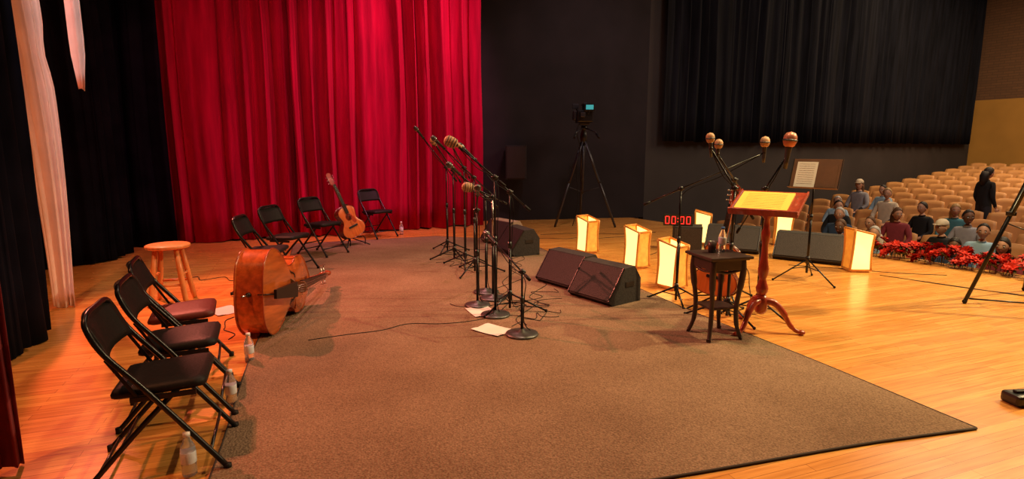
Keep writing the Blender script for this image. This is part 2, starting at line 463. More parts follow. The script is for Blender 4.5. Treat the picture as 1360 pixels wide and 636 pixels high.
# ------------------------------------------------------------------ stringed instruments
def body(mb, half, depth, arch, top, side, corners=False, back=None):
    h = [Vector((x, y, 0)) for x, y in half]
    pts = cr(h, 6)
    out = [(p.x, max(0, p.y)) for p in pts] + [(p.x, -max(0, p.y)) for p in pts[::-1][1:-1]]
    n = len(out); cx = sum(p[0] for p in out) / n
    vs = [(x, y, 0) for x, y in out] + [(x, y, -depth) for x, y in out]
    mb.add(vs, [[i, (i + 1) % n, n + (i + 1) % n, n + i] for i in range(n)], side, True)
    for sgn, z0, mat in ((1, 0, top), (-1, -depth, back or side)):
        rings = [(1.0, 0), (1.025, .002), (1.03, .006), (1.02, .010), (.97, .010), (.9, .012 + arch * .15), (.75, .012 + arch * .5), (.55, .012 + arch * .8), (.3, .012 + arch * .96), (.08, .012 + arch)]
        vs = []; fs = []
        for sc, z in rings:
            for x, y in out: vs.append((cx + (x - cx) * sc, y * sc, z0 + sgn * z))
        for i in range(len(rings) - 1):
            for k in range(n): fs.append([i * n + k, i * n + (k + 1) % n, (i + 1) * n + (k + 1) % n, (i + 1) * n + k])
        fs.append([(len(rings) - 1) * n + k for k in range(n)])
        mb.add(vs, fs, mat, True)
        mb.tube([(cx + (x - cx) * 1.022, y * 1.022, z0 + sgn * .008) for x, y in out] + [(cx + (out[0][0] - cx) * 1.022, out[0][1] * 1.022, z0 + sgn * .008)], .004 + depth * .008, VARND if side is VARN else SUNB, 6)

def double_bass():
    mb = MB()
    half = [(0, 0), (.012, .15), (.06, .26), (.17, .335), (.29, .33), (.38, .285), (.435, .262), (.445, .235), (.50, .195), (.57, .178), (.64, .192), (.69, .222), (.70, .24), (.76, .25), (.86, .248), (.95, .205), (1.03, .12), (1.09, .045), (1.10, 0)]
    body(mb, half, .20, .035, VARN, VARN)
    br = [(-.075, 0), (-.06, .03), (-.035, .05), (-.05, .09), (-.045, .125), (-.02, .14), (.02, .14), (.045, .125), (.05, .09), (.035, .05), (.06, .03), (.075, 0), (.03, .0), (.015, .03), (-.015, .03), (-.03, 0)]
    mb.prism(br, -.008, .008, BRIDGEW, frame((.50, 0, .04), (0, 1, 0), (1, 0, 0)))
    mb.prism([(.03, -.035), (.36, -.065), (.37, 0), (.36, .065), (.03, .035)], .10, .124, EBONY, frame((0, 0, -.02), (1, 0, .16), (-.16, 0, 1)))
    mb.tube([(.03, 0, .085), (-.012, 0, .02), (-.012, 0, -.03)], .005, EBONY)
    for s_ in (1, -1):
        f = cr([(.40, s_ * .150, .034), (.415, s_ * .175, .030), (.445, s_ * .165, .032), (.51, s_ * .135, .038), (.575, s_ * .115, .041), (.605, s_ * .095, .042), (.60, s_ * .075, .043)], 6)
        mb.tube(f, [.010, .011] + [.007] * (len(f) - 4) + [.010, .010], EBONY, 8, flat=.7)
    mb.tube(cr([(1.06, 0, -.12), (1.10, 0, -.02), (1.18, 0, .012), (1.50, 0, .012)], 6), [.055] * 7 + [.026] * 12, VARND, 12)
    mb.prism([(.66, -.042), (1.53, -.024), (1.53, .024), (.66, .042)], 0, .022, EBONY, frame((0, 0, .10), (1, 0, -.045), (.045, 0, 1)))
    mb.box((1.62, 0, -.005), (.22, .055, .055), VARND, .012, rot=(0, .12, 0))
    sc = [Vector((1.76 + math.cos(a) * (.05 - a * .0055), 0, -.03 + math.sin(a) * (.05 - a * .0055))) for a in [i * .35 for i in range(22)]]
    mb.tube(sc, [.028 - i * .0007 for i in range(22)], VARND, 10)
    for i, (x, s_) in enumerate([(1.56, 1), (1.60, -1), (1.65, 1), (1.69, -1)]):
        mb.tube([(x, -s_ * .03, -.01), (x, s_ * .09, -.01)], .006, CHROME)
        mb.box((x, s_ * .1, -.01), (.035, .006, .03), CHROME, .002)
    for k in range(4):
        y = (k - 1.5)
        mb.tube([(.355, y * .014, .135), (.50, y * .022, .182), (1.54, y * .009, .068)], .0022, CHROME, 6)
    mb.tube([(0, 0, -.1), (-.13, 0, -.1)], .007, CHROME); mb.lathe([(0, 0), (.018, 0), (.018, .03), (0, .03)], EBONY, 12, frame((0, 0, -.1), (0, 0, 1), (-1, 0, 0)))
    return mb
ax = Vector((-.04, .99, -.125)).normalized()
mb = double_bass(); mb.obj('double_bass', frame((-1.93, 4.24, .372 + RZ0), ax, (.998, .04, .0)))

def guitar():
    mb = MB()
    half = [(0, 0), (.006, .08), (.035, .155), (.10, .2), (.17, .19), (.235, .14), (.28, .122), (.33, .13), (.39, .147), (.44, .135), (.478, .08), (.49, .03), (.49, 0)]
    body(mb, half, .10, .003, SPRUCE, SUNB, back=SUNB)
    mb.lathe([(0, 0), (.05, 0), (.05, .002), (0, .002)], EBONY, 24, T(.325, 0, .014))
    mb.lathe([(.052, 0), (.062, .001), (.062, .002), (.052, .003)], VARND, 24, T(.325, 0, .013))
    mb.prism([(.22, -.10), (.31, -.075), (.33, -.05), (.24, -.03), (.2, -.06)], .014, .0165, VARND)
    mb.box((.165, 0, .02), (.03, .16, .012), EBONY, .004)
    mb.box((.67, 0, .004), (.36, .05, .028), MAHOG, .008)
    mb.prism([(.38, -.028), (.86, -.022), (.86, .022), (.38, .028)], .018, .025, EBONY)
    mb.prism([(.86, -.022), (.89, -.036), (1.03, -.038), (1.045, -.015), (1.05, 0), (1.045, .015), (1.03, .038), (.89, .036), (.86, .022)], -.002, .016, MAHOG, frame((0, 0, .0), (1, 0, -.03), (.03, 0, 1)))
    for k in range(6):
        s_ = 1 if k % 2 else -1; x = .90 + (k // 2) * .045
        mb.tube([(x, s_ * .03, -.01), (x, s_ * .055, -.01)], .004, CHROME, 6); mb.ball((x, s_ * .06, -.01), (.008, .008, .006), CHROME, seg=8, rings=5)
        y = (k - 2.5) * .0075
        mb.tube([(.165, y * 1.3, .027), (.86, y, .029), (.9 + (k // 2) * .045, s_ * .02, .0)], .0008, CHROME, 4)
    for k in range(12):
        x = .86 - .64 * (1 - 2 ** (-(k + 1) / 12)); mb.box((x, 0, .0255), (.002, .046, .002), CHROME)
    return mb
def guitar_on_stand(x, y, face, lean=.22, roll=0.0, z=0, name='acoustic_guitar'):
    root = bpy.data.objects.new(name, None); scene.collection.objects.link(root); root.matrix_world = place(x, y, face, z)
    up = Vector((-math.sin(lean), math.sin(roll), math.cos(lean)))
    nr = Vector((math.cos(lean), 0, math.sin(lean)))
    g = guitar().obj('guitar_body', frame((.06, -roll * .2, .145), up, nr)); g.parent = root
    mb = MB()
    mb.tube(cr([(.17, .13, .02), (.17, .13, .13), (.05, .10, .12), (-.06, .05, .11)], 5), .008, BLACKM)
    mb.tube(cr([(.17, -.13, .02), (.17, -.13, .13), (.05, -.10, .12), (-.06, -.05, .11)], 5), .008, BLACKM)
    mb.tube([(-.06, 0, .05), (-.15, 0, .62)], .010, BLACKM); mb.tube([(-.15, -.05, .62), (-.15, .05, .62)], .008, BLACKM)
    mb.tube([(-.06, 0, .12), (.20, .2, .01)], .009, BLACKM); mb.tube([(-.06, 0, .12), (.20, -.2, .01)], .009, BLACKM); mb.tube([(-.06, 0, .12), (-.30, 0, .01)], .009, BLACKM)
    st = mb.obj('guitar_stand'); st.parent = root
    return root
guitar_on_stand(-2.50, 8.68, (.75, -.66), .2, -.34, RZ0)
guitar_on_stand(1.93, 5.2, (-.6, -.8), .2, .1, 0)

# ------------------------------------------------------------------ microphones & stands
def mic_dynamic(mb, p, d, k=1.0):
    F = frame(p, d, (0, 0, 1) if abs(Vector(d).normalized().z) < .95 else (1, 0, 0)) @ Matrix.Rotation(pi / 2, 4, 'Y') @ Matrix.Scale(k, 4)
    mb.lathe([(0, -.07), (.011, -.07), (.014, -.02), (.018, .06), (.020, .09)], BLACK, 14, F)
    mb.lathe([(.020, .085), (.027, .10), (.029, .125), (.024, .15), (.012, .162), (0, .165)], DARKM, 14, F)
    mb.lathe([(.028, .108), (.030, .112), (.028, .116)], CHROME, 14, F)
def mic_vintage(mb, p, d, mat, k=1.0):
    F = frame(p, d, (0, 0, 1) if abs(Vector(d).normalized().z) < .95 else (1, 0, 0)) @ Matrix.Rotation(pi / 2, 4, 'Y') @ Matrix.Scale(k, 4)
    mb.lathe([(0, -.06), (.016, -.058), (.02, -.03), (.024, 0), (.045, .01), (.055, .04), (.058, .08), (.05, .115), (.03, .135), (0, .142)], mat, 20, F, scale=(1, .72, 1))
    for z in (.02, .05, .08, .108):
        mb.lathe([(.056, z - .004), (.060, z), (.056, z + .004)], DARKM, 20, F, scale=(1, .74, 1))
def mic_round(mb, p, d, mat, k=1.0):
    """large round-head vocal microphone with a ring grille"""
    F = frame(p, d, (0, 0, 1) if abs(Vector(d).normalized().z) < .95 else (1, 0, 0)) @ Matrix.Rotation(pi / 2, 4, 'Y') @ Matrix.Scale(k, 4)
    mb.lathe([(0, -.11), (.012, -.11), (.014, -.06), (.02, .02), (.022, .035), (0, .035)], DARKM, 14, F)
    mb.lathe([(.018, .03), (.034, .042), (.043, .07), (.041, .10), (.028, .122), (0, .132)], mat, 18, F)
    mb.lathe([(.042, .068), (.047, .075), (.042, .082)], DARKM, 18, F)
def tripod_legs(mb, x=0, y=0, h=.16, L=.30, rot=0.0, r=.009):
    mb.lathe([(.0, h - .05), (.022, h - .05), (.024, h), (.018, h + .03), (0, h + .03)], BLACK, 14, T(x, y, 0))
    for k in range(3):
        a = rot + k * 2 * pi / 3; e = (x + L * math.cos(a), y + L * math.sin(a), .012)
        mb.tube([(x, y, h), e], r, BLACKM, 8)
        mb.tube([(x + .5 * L * math.cos(a), y + .5 * L * math.sin(a), h * .55), (x, y, h - .09 if h > .12 else .03)], r * .6, BLACKM, 6)
        mb.ball((e[0], e[1], .014), .014, VINYL, seg=8, rings=6)
def round_base(mb, r=.13):
    mb.lathe([(0, 0), (r, 0), (r + .004, .006), (r, .016), (r * .7, .022), (.03, .03), (.018, .05), (.0, .05)], DARKM, 32)
def mic_stand(name, x, y, h, kind, tip=None, tail=.25, mic='dyn', micdir=None, z=0.0, rot=0.3, mat=MICT, L=.32, extra=None, rb=.13, k=1.0):
    mb = MB()
    if kind == 'round': round_base(mb, rb)
    else: tripod_legs(mb, L=L, rot=rot)
    mb.tube([(0, 0, .02), (0, 0, h * .58)], .012, BLACKM, 10); mb.tube([(0, 0, h * .55), (0, 0, h)], .0085, CHROME if kind == 'round' and mic == 'vint' and h < 1.1 else BLACKM, 10)
    mb.lathe([(.0, h * .56 - .03), (.017, h * .56 - .03), (.017, h * .56 + .03), (0, h * .56 + .03)], BLACK, 12)
    if tip:
        t = Vector(tip) - Vector((x, y, z)); p = Vector((0, 0, h)); d = (t - p).normalized()
        mb.ball((0, 0, h), (.022, .022, .026), BLACK); mb.tube([p - d * tail, t], .0075, BLACKM, 8)
        mb.tube([p - d * tail, p - d * (tail - .07)], .013, VINYL, 8)
        mb.tube([p + Vector((-.03, 0, 0)), p + Vector((.03, 0, 0))], .012, BLACK, 8)
        md = Vector(micdir) if micdir else d
        if mic == 'vint': mic_vintage(mb, t, md, mat, k)
        elif mic == 'round': mic_round(mb, t + md.normalized() * .02, md, mat, k)
        else: mic_dynamic(mb, t + md.normalized() * .05, md, k)
        mb.ball(t, .018, BLACK)
        q = p.lerp(t, .5) + Vector((0, .012, -.05))
        mb.tube(cr([t, q, p + Vector((.02, .01, -.06)), (.02, .008, h * .6), (.018, .01, .1), (.08, .05, .012)], 6), .004, VINYL, 6)
    else:
        mic_dynamic(mb, Vector((0, 0, h + .06)), Vector(micdir or (0, 0, 1)))
    return mb.obj(name, T(x, y, z))
z = RZ0
mic_stand('microphone_stand', -.94, 8.1, 1.22, 'tri', (-1.20, 7.75, 1.64), .3, z=z)
mic_stand('microphone_stand', -.78, 7.5, 1.20, 'tri', (-.93, 6.9, 1.56), .35, 'vint', z=z, rot=1.1, k=.8)
mic_stand('microphone_stand', -.45, 6.7, 1.15, 'tri', (-.76, 6.4, 1.50), .35, 'dyn', z=z, rot=.1, L=.36)
mic_stand('microphone_stand', -.60, 7.1, 1.25, 'tri', (-.68, 6.4, 1.55), .4, 'vint', z=z, rot=.6, k=.8)
mic_stand('microphone_stand', -.19, 5.5, 1.02, 'round', (-.36, 5.25, 1.14), .25, 'vint', (-.8, -.4, .1), z=z, k=.8)
mic_stand('microphone_stand', -.27, 5.75, 1.0, 'round', (-.50, 5.4, 1.26), .25, 'dyn', z=z)
mic_stand('microphone_stand', -.15, 4.93, 1.24, 'round', (-.48, 4.98, 1.53), .12, 'vint', (-.9, -.1, .45), z=z, k=.85)
mic_stand('microphone_stand', -.02, 5.1, 1.10, 'tri', (-.33, 5.1, 1.40), .25, 'dyn', z=z, rot=1.9, L=.34)
mic_stand('microphone_stand', -.33, 5.25, .92, 'round', (-.30, 4.9, 1.10), .2, 'dyn', z=z, rb=.12)
mic_stand('microphone_stand', .08, 4.39, .52, 'round', (-.14, 4.75, .70), .12, 'dyn', z=z)
# right hand cluster around the lectern
mic_stand('microphone_stand', 1.93, 4.90, 1.16, 'tri', (1.675, 4.82, 1.50), .35, 'round', (-.1, 0, 1), rot=2.9, L=.36, k=.85)
mic_stand('microphone_stand', 2.16, 5.50, 1.20, 'tri', (1.80, 5.0, 1.45), .3, 'round', (.05, 0, 1), rot=.4, k=.85)
mic_stand('microphone_stand', 1.62, 5.42, 1.12, 'tri', (2.34, 5.3, 1.46), .38, 'round', (0, 0, 1), rot=2.6, L=.28)
mic_stand('microphone_stand', 2.24, 5.0, 1.15, 'tri', (2.34, 4.85, 1.45), .5, 'round', (.1, 0, 1), rot=1.0, mat=MICR, k=1.3)

# ------------------------------------------------------------------ floor monitors
def wedge(name, x, y, face, w=.62, z=0, side=SPKBOX):
    mb = MB()
    pr = [(-.21, 0), (.17, 0), (.23, .05), (.02, .36), (-.12, .37), (-.21, .24)]
    M = Matrix(((1, 0, 0, 0), (0, 0, -1, 0), (0, 1, 0, 0), (0, 0, 0, 1)))
    mb.prism(pr, -w / 2, w / 2, side, M)
    p0 = Vector((.23, 0, .05)); p1 = Vector((.02, 0, .36)); d = p1 - p0
    mid = (p0 + p1) / 2; nr = Vector((d.z, 0, -d.x)).normalized()
    F = frame(mid + nr * .006, d, nr)
    mb.box((0, 0, 0), (d.length - .03, w - .04, .012), GRILLE, .003, F)
    mb.box((0, w / 2 - .01, 0), (d.length - .005, .014, .02), BLACK, .003, F); mb.box((0, -w / 2 + .01, 0), (d.length - .005, .014, .02), BLACK, .003, F)
    for s_ in (1, -1):
        mb.box((-.05, s_ * (w / 2 + .002), .2), (.12, .006, .05), BLACK, .002)
        for cx in (-.19, .15): mb.box((cx, s_ * (w / 2 - .015), .012), (.04, .036, .03), BLACK, .006)
    mb.box((-.1, -w / 2 - .005, .12), (.06, .004, .06), CHROME, .001)
    return mb.obj(name, place(x, y, face, z))
wedge('floor_monitor', .93, 5.55, (-.80, -.6), .58, 0)
wedge('floor_monitor', .63, 6.16, (-.80, -.6), .60, 0)
wedge('floor_monitor', .08, 8.05, (-.9, -.4), .58, z)
wedge('floor_monitor', -.15, 8.9, (-.8, -.6), .6, z, SPKGREY)
wedge('floor_monitor', 4.05, 7.55, (-.6, -.8), .85)
wedge('floor_monitor', 3.30, 8.3, (-.5, -.85), .75)
def cabinet(name, x, y, face, w, d, h, z=0):
    mb = MB(); mb.box((0, 0, h / 2), (d, w, h), SPKBOX, .012)
    mb.box((d / 2 + .004, 0, h / 2), (.012, w - .05, h - .05), GRILLE, .004)
    for s_ in (1, -1):
        for t in (0, 1): mb.box((s_ * (d / 2 - .02), (w / 2 - .02), t * h + (.012 if t == 0 else -.012)), (.045, .045, .03), BLACK, .006); mb.box((s_ * (d / 2 - .02), -(w / 2 - .02), t * h + (.012 if t == 0 else -.012)), (.045, .045, .03), BLACK, .006)
    return mb.obj(name, place(x, y, face, z))
cabinet('stage_speaker', 2.62, 8.35, (-.3, -1), .42, .36, .37)
cabinet('wall_speaker', .08, 11.6, (0, -1), .42, .3, .68, .88)
mb = MB()
mb.box((0, 0, .085), (.06, .42, .17), BLACK, .008)
def digit(y0, on):
    w, h = .05, .052
    segs = {'a': (0, h * 2, w, .011), 'g': (0, h, w, .011), 'd': (0, 0, w, .011), 'b': (w / 2, h * 1.5, .011, h), 'c': (w / 2, h / 2, .011, h), 'f': (-w / 2, h * 1.5, .011, h), 'e': (-w / 2, h / 2, .011, h)}
    for c_ in on:
        a, b, sw, sh = segs[c_]; mb.box((.033, y0 + a, .032 + b), (.006, sw, sh), LEDR)
for y0, ch_ in ((-.155, 'abcdef'), (-.065, 'abcdef'), (.055, 'abcdef'), (.145, 'abcdef')): digit(y0, ch_)
for zz in (.062, .110): mb.box((.033, -.005, zz), (.006, .012, .012), LEDR)
mb.obj('digital_countdown_clock', place(2.46, 8.30, (-.25, -1), .371))

# ------------------------------------------------------------------ glowing lanterns
def lantern(mb):
    n = 12; W0, D0 = .120, .105
    def ring(t):
        k = 1 - .09 * math.sin(pi * t) + .02 * t
        tw = .14 * (t - .5)
        z = .03 + t * .47
        P = []
        for sx, sy in ((1, 1), (-1, 1), (-1, -1), (1, -1)):
            x = sx * D0 * k; y = sy * W0 * k
            P.append(Vector((x * math.cos(tw) - y * math.sin(tw), x * math.sin(tw) + y * math.cos(tw), z + (.03 * sy * t))))
        return P
    R_ = [ring(i / n) for i in range(n + 1)]
    for a in range(4):
        b = (a + 1) % 4; vs = []; fs = []
        for i, r_ in enumerate(R_):
            m_ = (r_[a] + r_[b]) / 2; bow = (m_ - Vector((0, 0, m_.z))).normalized() * (.016 * math.sin(pi * i / n * 2))
            vs += [r_[a], m_ + bow, r_[b]]
        for i in range(n):
            for k in (0, 1): fs.append([3 * i + k, 3 * i + k + 1, 3 * i + k + 4, 3 * i + k + 3])
        mb.add(vs, fs, GLOW if a in (3, 1) else GLOW2, True)
    for c_ in range(4): mb.tube([r_[c_] for r_ in R_], .014, LWOOD, 8)
    for r_ in (R_[0], R_[-1]): mb.tube(r_ + [r_[0]], .013, LWOOD, 8)
    mb.box((0, 0, .015), (.19, .21, .03), LWOOD, .004)
L0 = None
for (x, y, f) in [(1.74, 6.0, (.80, .60)), (1.59, 7.07, (.85, .52)), (1.10, 8.12, (.85, .5)), (3.02, 8.85, (.4, .9)), (4.24, 8.75, (.3, .9)), (4.27, 6.86, (.05, 1))]:
    if L0 is None:
        mb = MB(); lantern(mb); L0 = mb.obj('glowing_stage_lantern', place(x, y, f))
    else: inst('glowing_stage_lantern', L0, place(x, y, f))

# ------------------------------------------------------------------ lectern
mb = MB()
mb.lathe([(0, .30), (.03, .30), (.045, .33), (.05, .36), (.035, .40), (.026, .44), (.04, .48), (.043, .52), (.028, .60), (.024, .72), (.034, .78), (.036, .82), (.024, .86), (.022, .93), (.04, .96), (.045, 1.0), (0, 1.0)], MAHOG, 24)
mb.lathe([(0, .14), (.03, .14), (.05, .17), (.052, .26), (.035, .30), (0, .30)], MAHOG, 24)
for k in range(3):
    a = k * 2 * pi / 3 + .75; c_, s_ = math.cos(a), math.sin(a)
    pts = cr([(.03, 0, .25), (.10, 0, .24), (.17, 0, .17), (.22, 0, .08), (.27, 0, .03), (.32, 0, .022)], 5)
    rr = [.030] * 6 + [.026] * 6 + [.02] * 6 + [.016] * 6 + [.02] * 2
    mb.tube([(p.x * c_, p.x * s_, p.z) for p in pts], rr[:len(pts)], MAHOG, 10)
    mb.ball((.315 * c_, .315 * s_, .02), (.03, .03, .02), MAHOG, seg=10, rings=6)
F = frame((0, 0, 1.06), (math.cos(.42), 0, math.sin(.42)), (-math.sin(.42), 0, math.cos(.42)))
mb.box((0, 0, 0), (.38, .52, .022), MAHOG, .005, F)
mb.box((-.185, 0, .025), (.018, .52, .045), MAHOG, .004, F)
mb.box((0, 0, -.04), (.10, .12, .06), MAHOG, .006, F)
for s_ in (1, -1): mb.box((0, s_ * .255, .012), (.38, .014, .022), MAHOG, .003, F)
mb.box((.0, .03, .017), (.30, .40, .012), YPAPER, .001, F)
for k in range(9): mb.box((.11 - k * .027, .03, .0238), (.002, .30, .0006), MAPLE, 0, F)
mb.obj('wooden_lectern', place(2.07, 4.55, (.62, .78), .002))

# side table
mb = MB()
mb.box((0, 0, .66), (.37, .37, .022), DKWOOD, .006); mb.box((0, 0, .645), (.33, .33, .012), DKWOOD, .003)
mb.box((0, 0, .60), (.29, .29, .08), DKWOOD, .004)
mb.box((0, 0, .25), (.23, .23, .016), DKWOOD, .004)
for sx in (1, -1):
    for sy in (1, -1):
        pts = cr([(.128, 0, .64), (.134, 0, .54), (.124, 0, .42), (.110, 0, .26), (.116, 0, .12), (.140, 0, .02), (.150, 0, .012)], 5)
        mb.tube([(p.x * sx, p.x * sy, p.z) for p in pts], [.026] * 5 + [.025] * 6 + [.019] * 10 + [.016] * 6 + [.019] * 4, DKWOOD, 10)
    pa = cr([(sx * .13, -.12, .56), (sx * .13, 0, .54), (sx * .13, .12, .56)], 6); mb.tube(pa, .012, DKWOOD, 8)
    pa = cr([(-.12, sx * .13, .56), (0, sx * .13, .54), (.12, sx * .13, .56)], 6); mb.tube(pa, .012, DKWOOD, 8)
mb.obj('side_table', place(1.63, 4.38, (.95, .25), RZ0))

def bottle(mb, x=0, y=0, z=0, h=.21, capm=WCAP):
    k = h / .21; M = T(x, y, z)
    mb.lathe([(0, .004), (.024 * k, 0), (.031 * k, .006), (.032 * k, .03), (.030 * k, .045), (.032 * k, .06), (.032 * k, .13 * k), (.029 * k, .145 * k), (.014 * k, .18 * k), (.013 * k, .192 * k), (0, .192 * k)], PLAST, 20, M)
    mb.lathe([(.0325 * k, .065 * k), (.033 * k, .067 * k), (.033 * k, .118 * k), (.0325 * k, .12 * k)], LABEL, 20, M)
    mb.lathe([(0, .19 * k), (.0155 * k, .19 * k), (.0155 * k, .21 * k), (0, .212 * k)], capm, 16, M)
def wb(x, y, z=0, h=.21, capm=WCAP):
    mb = MB(); bottle(mb, 0, 0, 0, h, capm); return mb.obj('water_bottle', T(x, y, z))
wb(-1.485, 2.40, .013); wb(-1.67, 3.17); wb(-1.87, 3.84); wb(-1.95, 9.85, 0, .23)
wb(1.68, 4.45, .684, .20, BLUEP)
mb = MB(); mb.lathe([(0, 0), (.028, 0), (.036, .09), (.033, .09), (.026, .006), (0, .006)], DKWOOD, 20); mb.obj('paper_cup', T(1.59, 4.42, .684))

# ------------------------------------------------------------------ black music stand
mb = MB(); tripod_legs(mb, h=.26, L=.36, rot=.2, r=.008)
mb.tube([(0, 0, .1), (0, 0, .75)], .013, BLACKM, 10); mb.tube([(0, 0, .7), (0, 0, 1.12)], .009, BLACKM, 10)
mb.lathe([(0, .71), (.018, .71), (.018, .77), (0, .77)], BLACK, 12)
F = frame((.02, 0, 1.22), (.30, 0, .95), (-.95, 0, .30))
DESK = M_('brown_desk', (.13, .06, .03), .45)
mb.box((0, 0, 0), (.34, .52, .006), DESK, .001, F)
mb.box((-.168, 0, .025), (.006, .52, .05), DESK, .001, F)
for s_ in (1, -1): mb.box((0, s_ * .257, .006), (.34, .006, .014), BLACK, 0, F)
mb.box((-.17 / 2 + .06, 0, -.02), (.12, .06, .03), BLACK, .004, F)
mb.box((-.01, .10, .006), (.29, .22, .003), PAPER, 0, F)
mb.box((-.02, -.12, .006), (.26, .20, .003), DESK, 0, F)
for k in range(10): mb.box((.11 - k * .025, .10, .0085), (.002, .17, .0006), SPKGREY, 0, F)
mb.obj('music_stand', place(3.36, 6.3, (.75, .66)))

# ------------------------------------------------------------------ video camera tripod
def tripod(mb, apex, feet, r=.016, mt=BLACKM):
    a = Vector(apex)
    for f in feet:
        f = Vector(f); m = a.lerp(f, .5); side = Vector((-(f - a).y, (f - a).x, 0)).normalized() * .022
        mb.tube([a + side, m + side], r * .62, mt, 8); mb.tube([a - side, m - side], r * .62, mt, 8)
        mb.tube([a.lerp(f, .35), f + Vector((0, 0, .02))], r * .8, mt, 8)
        mb.box(m, (.06, .06, .04), BLACK, .008); mb.ball(f + Vector((0, 0, .022)), .022, VINYL, seg=10, rings=6)
        mb.tube([a.lerp(f, .55), Vector((a.x, a.y, a.z * .38))], .006, mt, 6)
mb = MB()
tripod(mb, (0, 0, 1.72), [(-.55, -.25, 0), (.60, -.3, 0), (.02, .45, 0)], .028, TRIPM)
mb.lathe([(0, 1.60), (.045, 1.60), (.06, 1.66), (.07, 1.72), (.06, 1.78), (.04, 1.84), (.055, 1.87), (.055, 1.93), (0, 1.93)], BLACK, 18)
mb.tube([(0, 0, .62), (0, 0, 1.65)], .018, TRIPM)
mb.box((0, 0, 1.96), (.18, .28, .035), TRIPM, .006)
mb.box((0, 0, 2.10), (.30, .44, .23), BLACK, .025)
mb.box((-.18, .03, 2.12), (.06, .24, .17), TRIPM, .015)
mb.box((0, .02, 2.33), (.07, .36, .035), TRIPM, .01)
mb.box((0, .14, 2.26), (.04, .03, .13), BLACK, .004); mb.box((0, -.12, 2.26), (.04, .03, .13), BLACK, .004)
mb.tube([(.12, -.1, 2.27), (.12, .28, 2.27)], .03, VINYL, 12); mb.box((.11, 0, 2.235), (.03, .04, .05), BLACK, .004)
mb.lathe([(0, 0), (.075, 0), (.08, .10), (.095, .12), (.095, .20), (.08, .20), (.075, .14), (0, .14)], BLACK, 20, frame((0, .21, 2.10), (1, 0, 0), (0, 1, 0)))
mb.box((.07, -.25, 2.26), (.20, .03, .14), BLACK, .006); mb.box((.07, -.267, 2.26), (.14, .004, .085), SCREEN); mb.tube([(.06, -.24, 2.18), (.04, -.2, 2.1)], .01, BLACK)
mb.box((-.06, -.26, 2.12), (.09, .12, .09), TRIPM, .012)
mb.box((-.16, .1, 2.30), (.12, .06, .09), TRIPM, .01); mb.tube([(-.14, .1, 2.25), (-.1, .1, 2.18)], .012, BLACK)
for s_ in (1, -1):
    mb.tube([(0, 0, 1.9), (s_ * .18, -.32, 1.80), (s_ * .22, -.42, 1.72)], .013, TRIPM); mb.tube([(s_ * .19, -.36, 1.77), (s_ * .23, -.46, 1.69)], .02, VINYL)
mb.tube(cr([(-.1, -.2, 2.0), (-.16, -.22, 1.8), (-.08, -.1, 1.5), (-.14, -.08, 1.1), (-.1, -.1, .5), (-.2, -.15, .01)], 6), .008, VINYL)
mb.obj('video_camera_tripod', place(1.38, 11.05, (1, 0)))

# tripod stand at the right edge of the stage
mb = MB()
tripod(mb, (0, 0, 1.78), [(-.58, .1, 0), (.45, .6, 0), (.30, -.6, 0)], .022)
mb.tube([(0, 0, .66), (0, 0, 2.3)], .018, BLACKM); mb.lathe([(0, 1.70), (.045, 1.70), (.05, 1.76), (.04, 1.84), (0, 1.84)], BLACK, 16)
mb.tube([(-.54, .1, .05), (.1, -.05, .03)], .008, BLACKM)
mb.box((.08, 0, 2.4), (.18, .2, .16), BLACK, .02); mb.lathe([(0, 0), (.06, 0), (.07, .08), (.06, .08), (.05, .02), (0, .02)], BLACK, 20, frame((-.01, 0, 2.4), (0, 0, 1), (-1, 0, -.2)))
mb.obj('spotlight_tripod', T(5.01, 5.26, 0))
mb = MB(); mb.box((0, 0, .035), (.22, .12, .07), BLACK, .02); mb.box((0, 0, .078), (.16, .03, .016), VINYL, .006); mb.tube([(.08, 0, .03), (.3, .1, .01), (.7, .05, .008)], .006, VINYL)
mb.obj('foot_pedal', place(3.06, 3.17, (1, .1)))

# ------------------------------------------------------------------ papers, cables
def paper(x, y, a, z0=RZ0):
    mb = MB(); n = 5; vs = []; fs = []
    for i in range(n + 1):
        for j in range(n + 1):
            u = i / n - .5; v = j / n - .5; vs.append((u * .22, v * .29, .003 + .006 * (u * u + v * v) * 4 * abs(math.sin(i + a))))
    for i in range(n):
        for j in range(n): k = i * (n + 1) + j; fs.append([k, k + 1, k + n + 2, k + n + 1])
    mb.add(vs, fs, PAPER, True); mb.obj('sheet_music', T(x, y, z0) @ RZ(a))
paper(-.16, 4.50, .9); paper(-.28, 5.03, .4); paper(-2.68, 5.10, .8, 0)
def cable(pts, z0, r=.004, name='audio_cable', mat=VINYL):
    mb = MB(); mb.tube([(p.x, p.y, z0 + r) for p in cr([(a, b, 0) for a, b in pts], 8)], r, mat, 6); return mb.obj(name)
def wander(a, b, n, amp, seed):
    r = random.Random(seed); a = Vector(a); b = Vector(b); d = (b - a); nr = Vector((-d.y, d.x)).normalized(); o = []
    for i in range(n + 1):
        t = i / n; p = a.lerp(b, t) + nr * (r.uniform(-amp, amp) if 0 < i < n else 0) + d.normalized() * r.uniform(-amp, amp) * (.6 if 0 < i < n else 0); o.append((p.x, p.y))
    return o
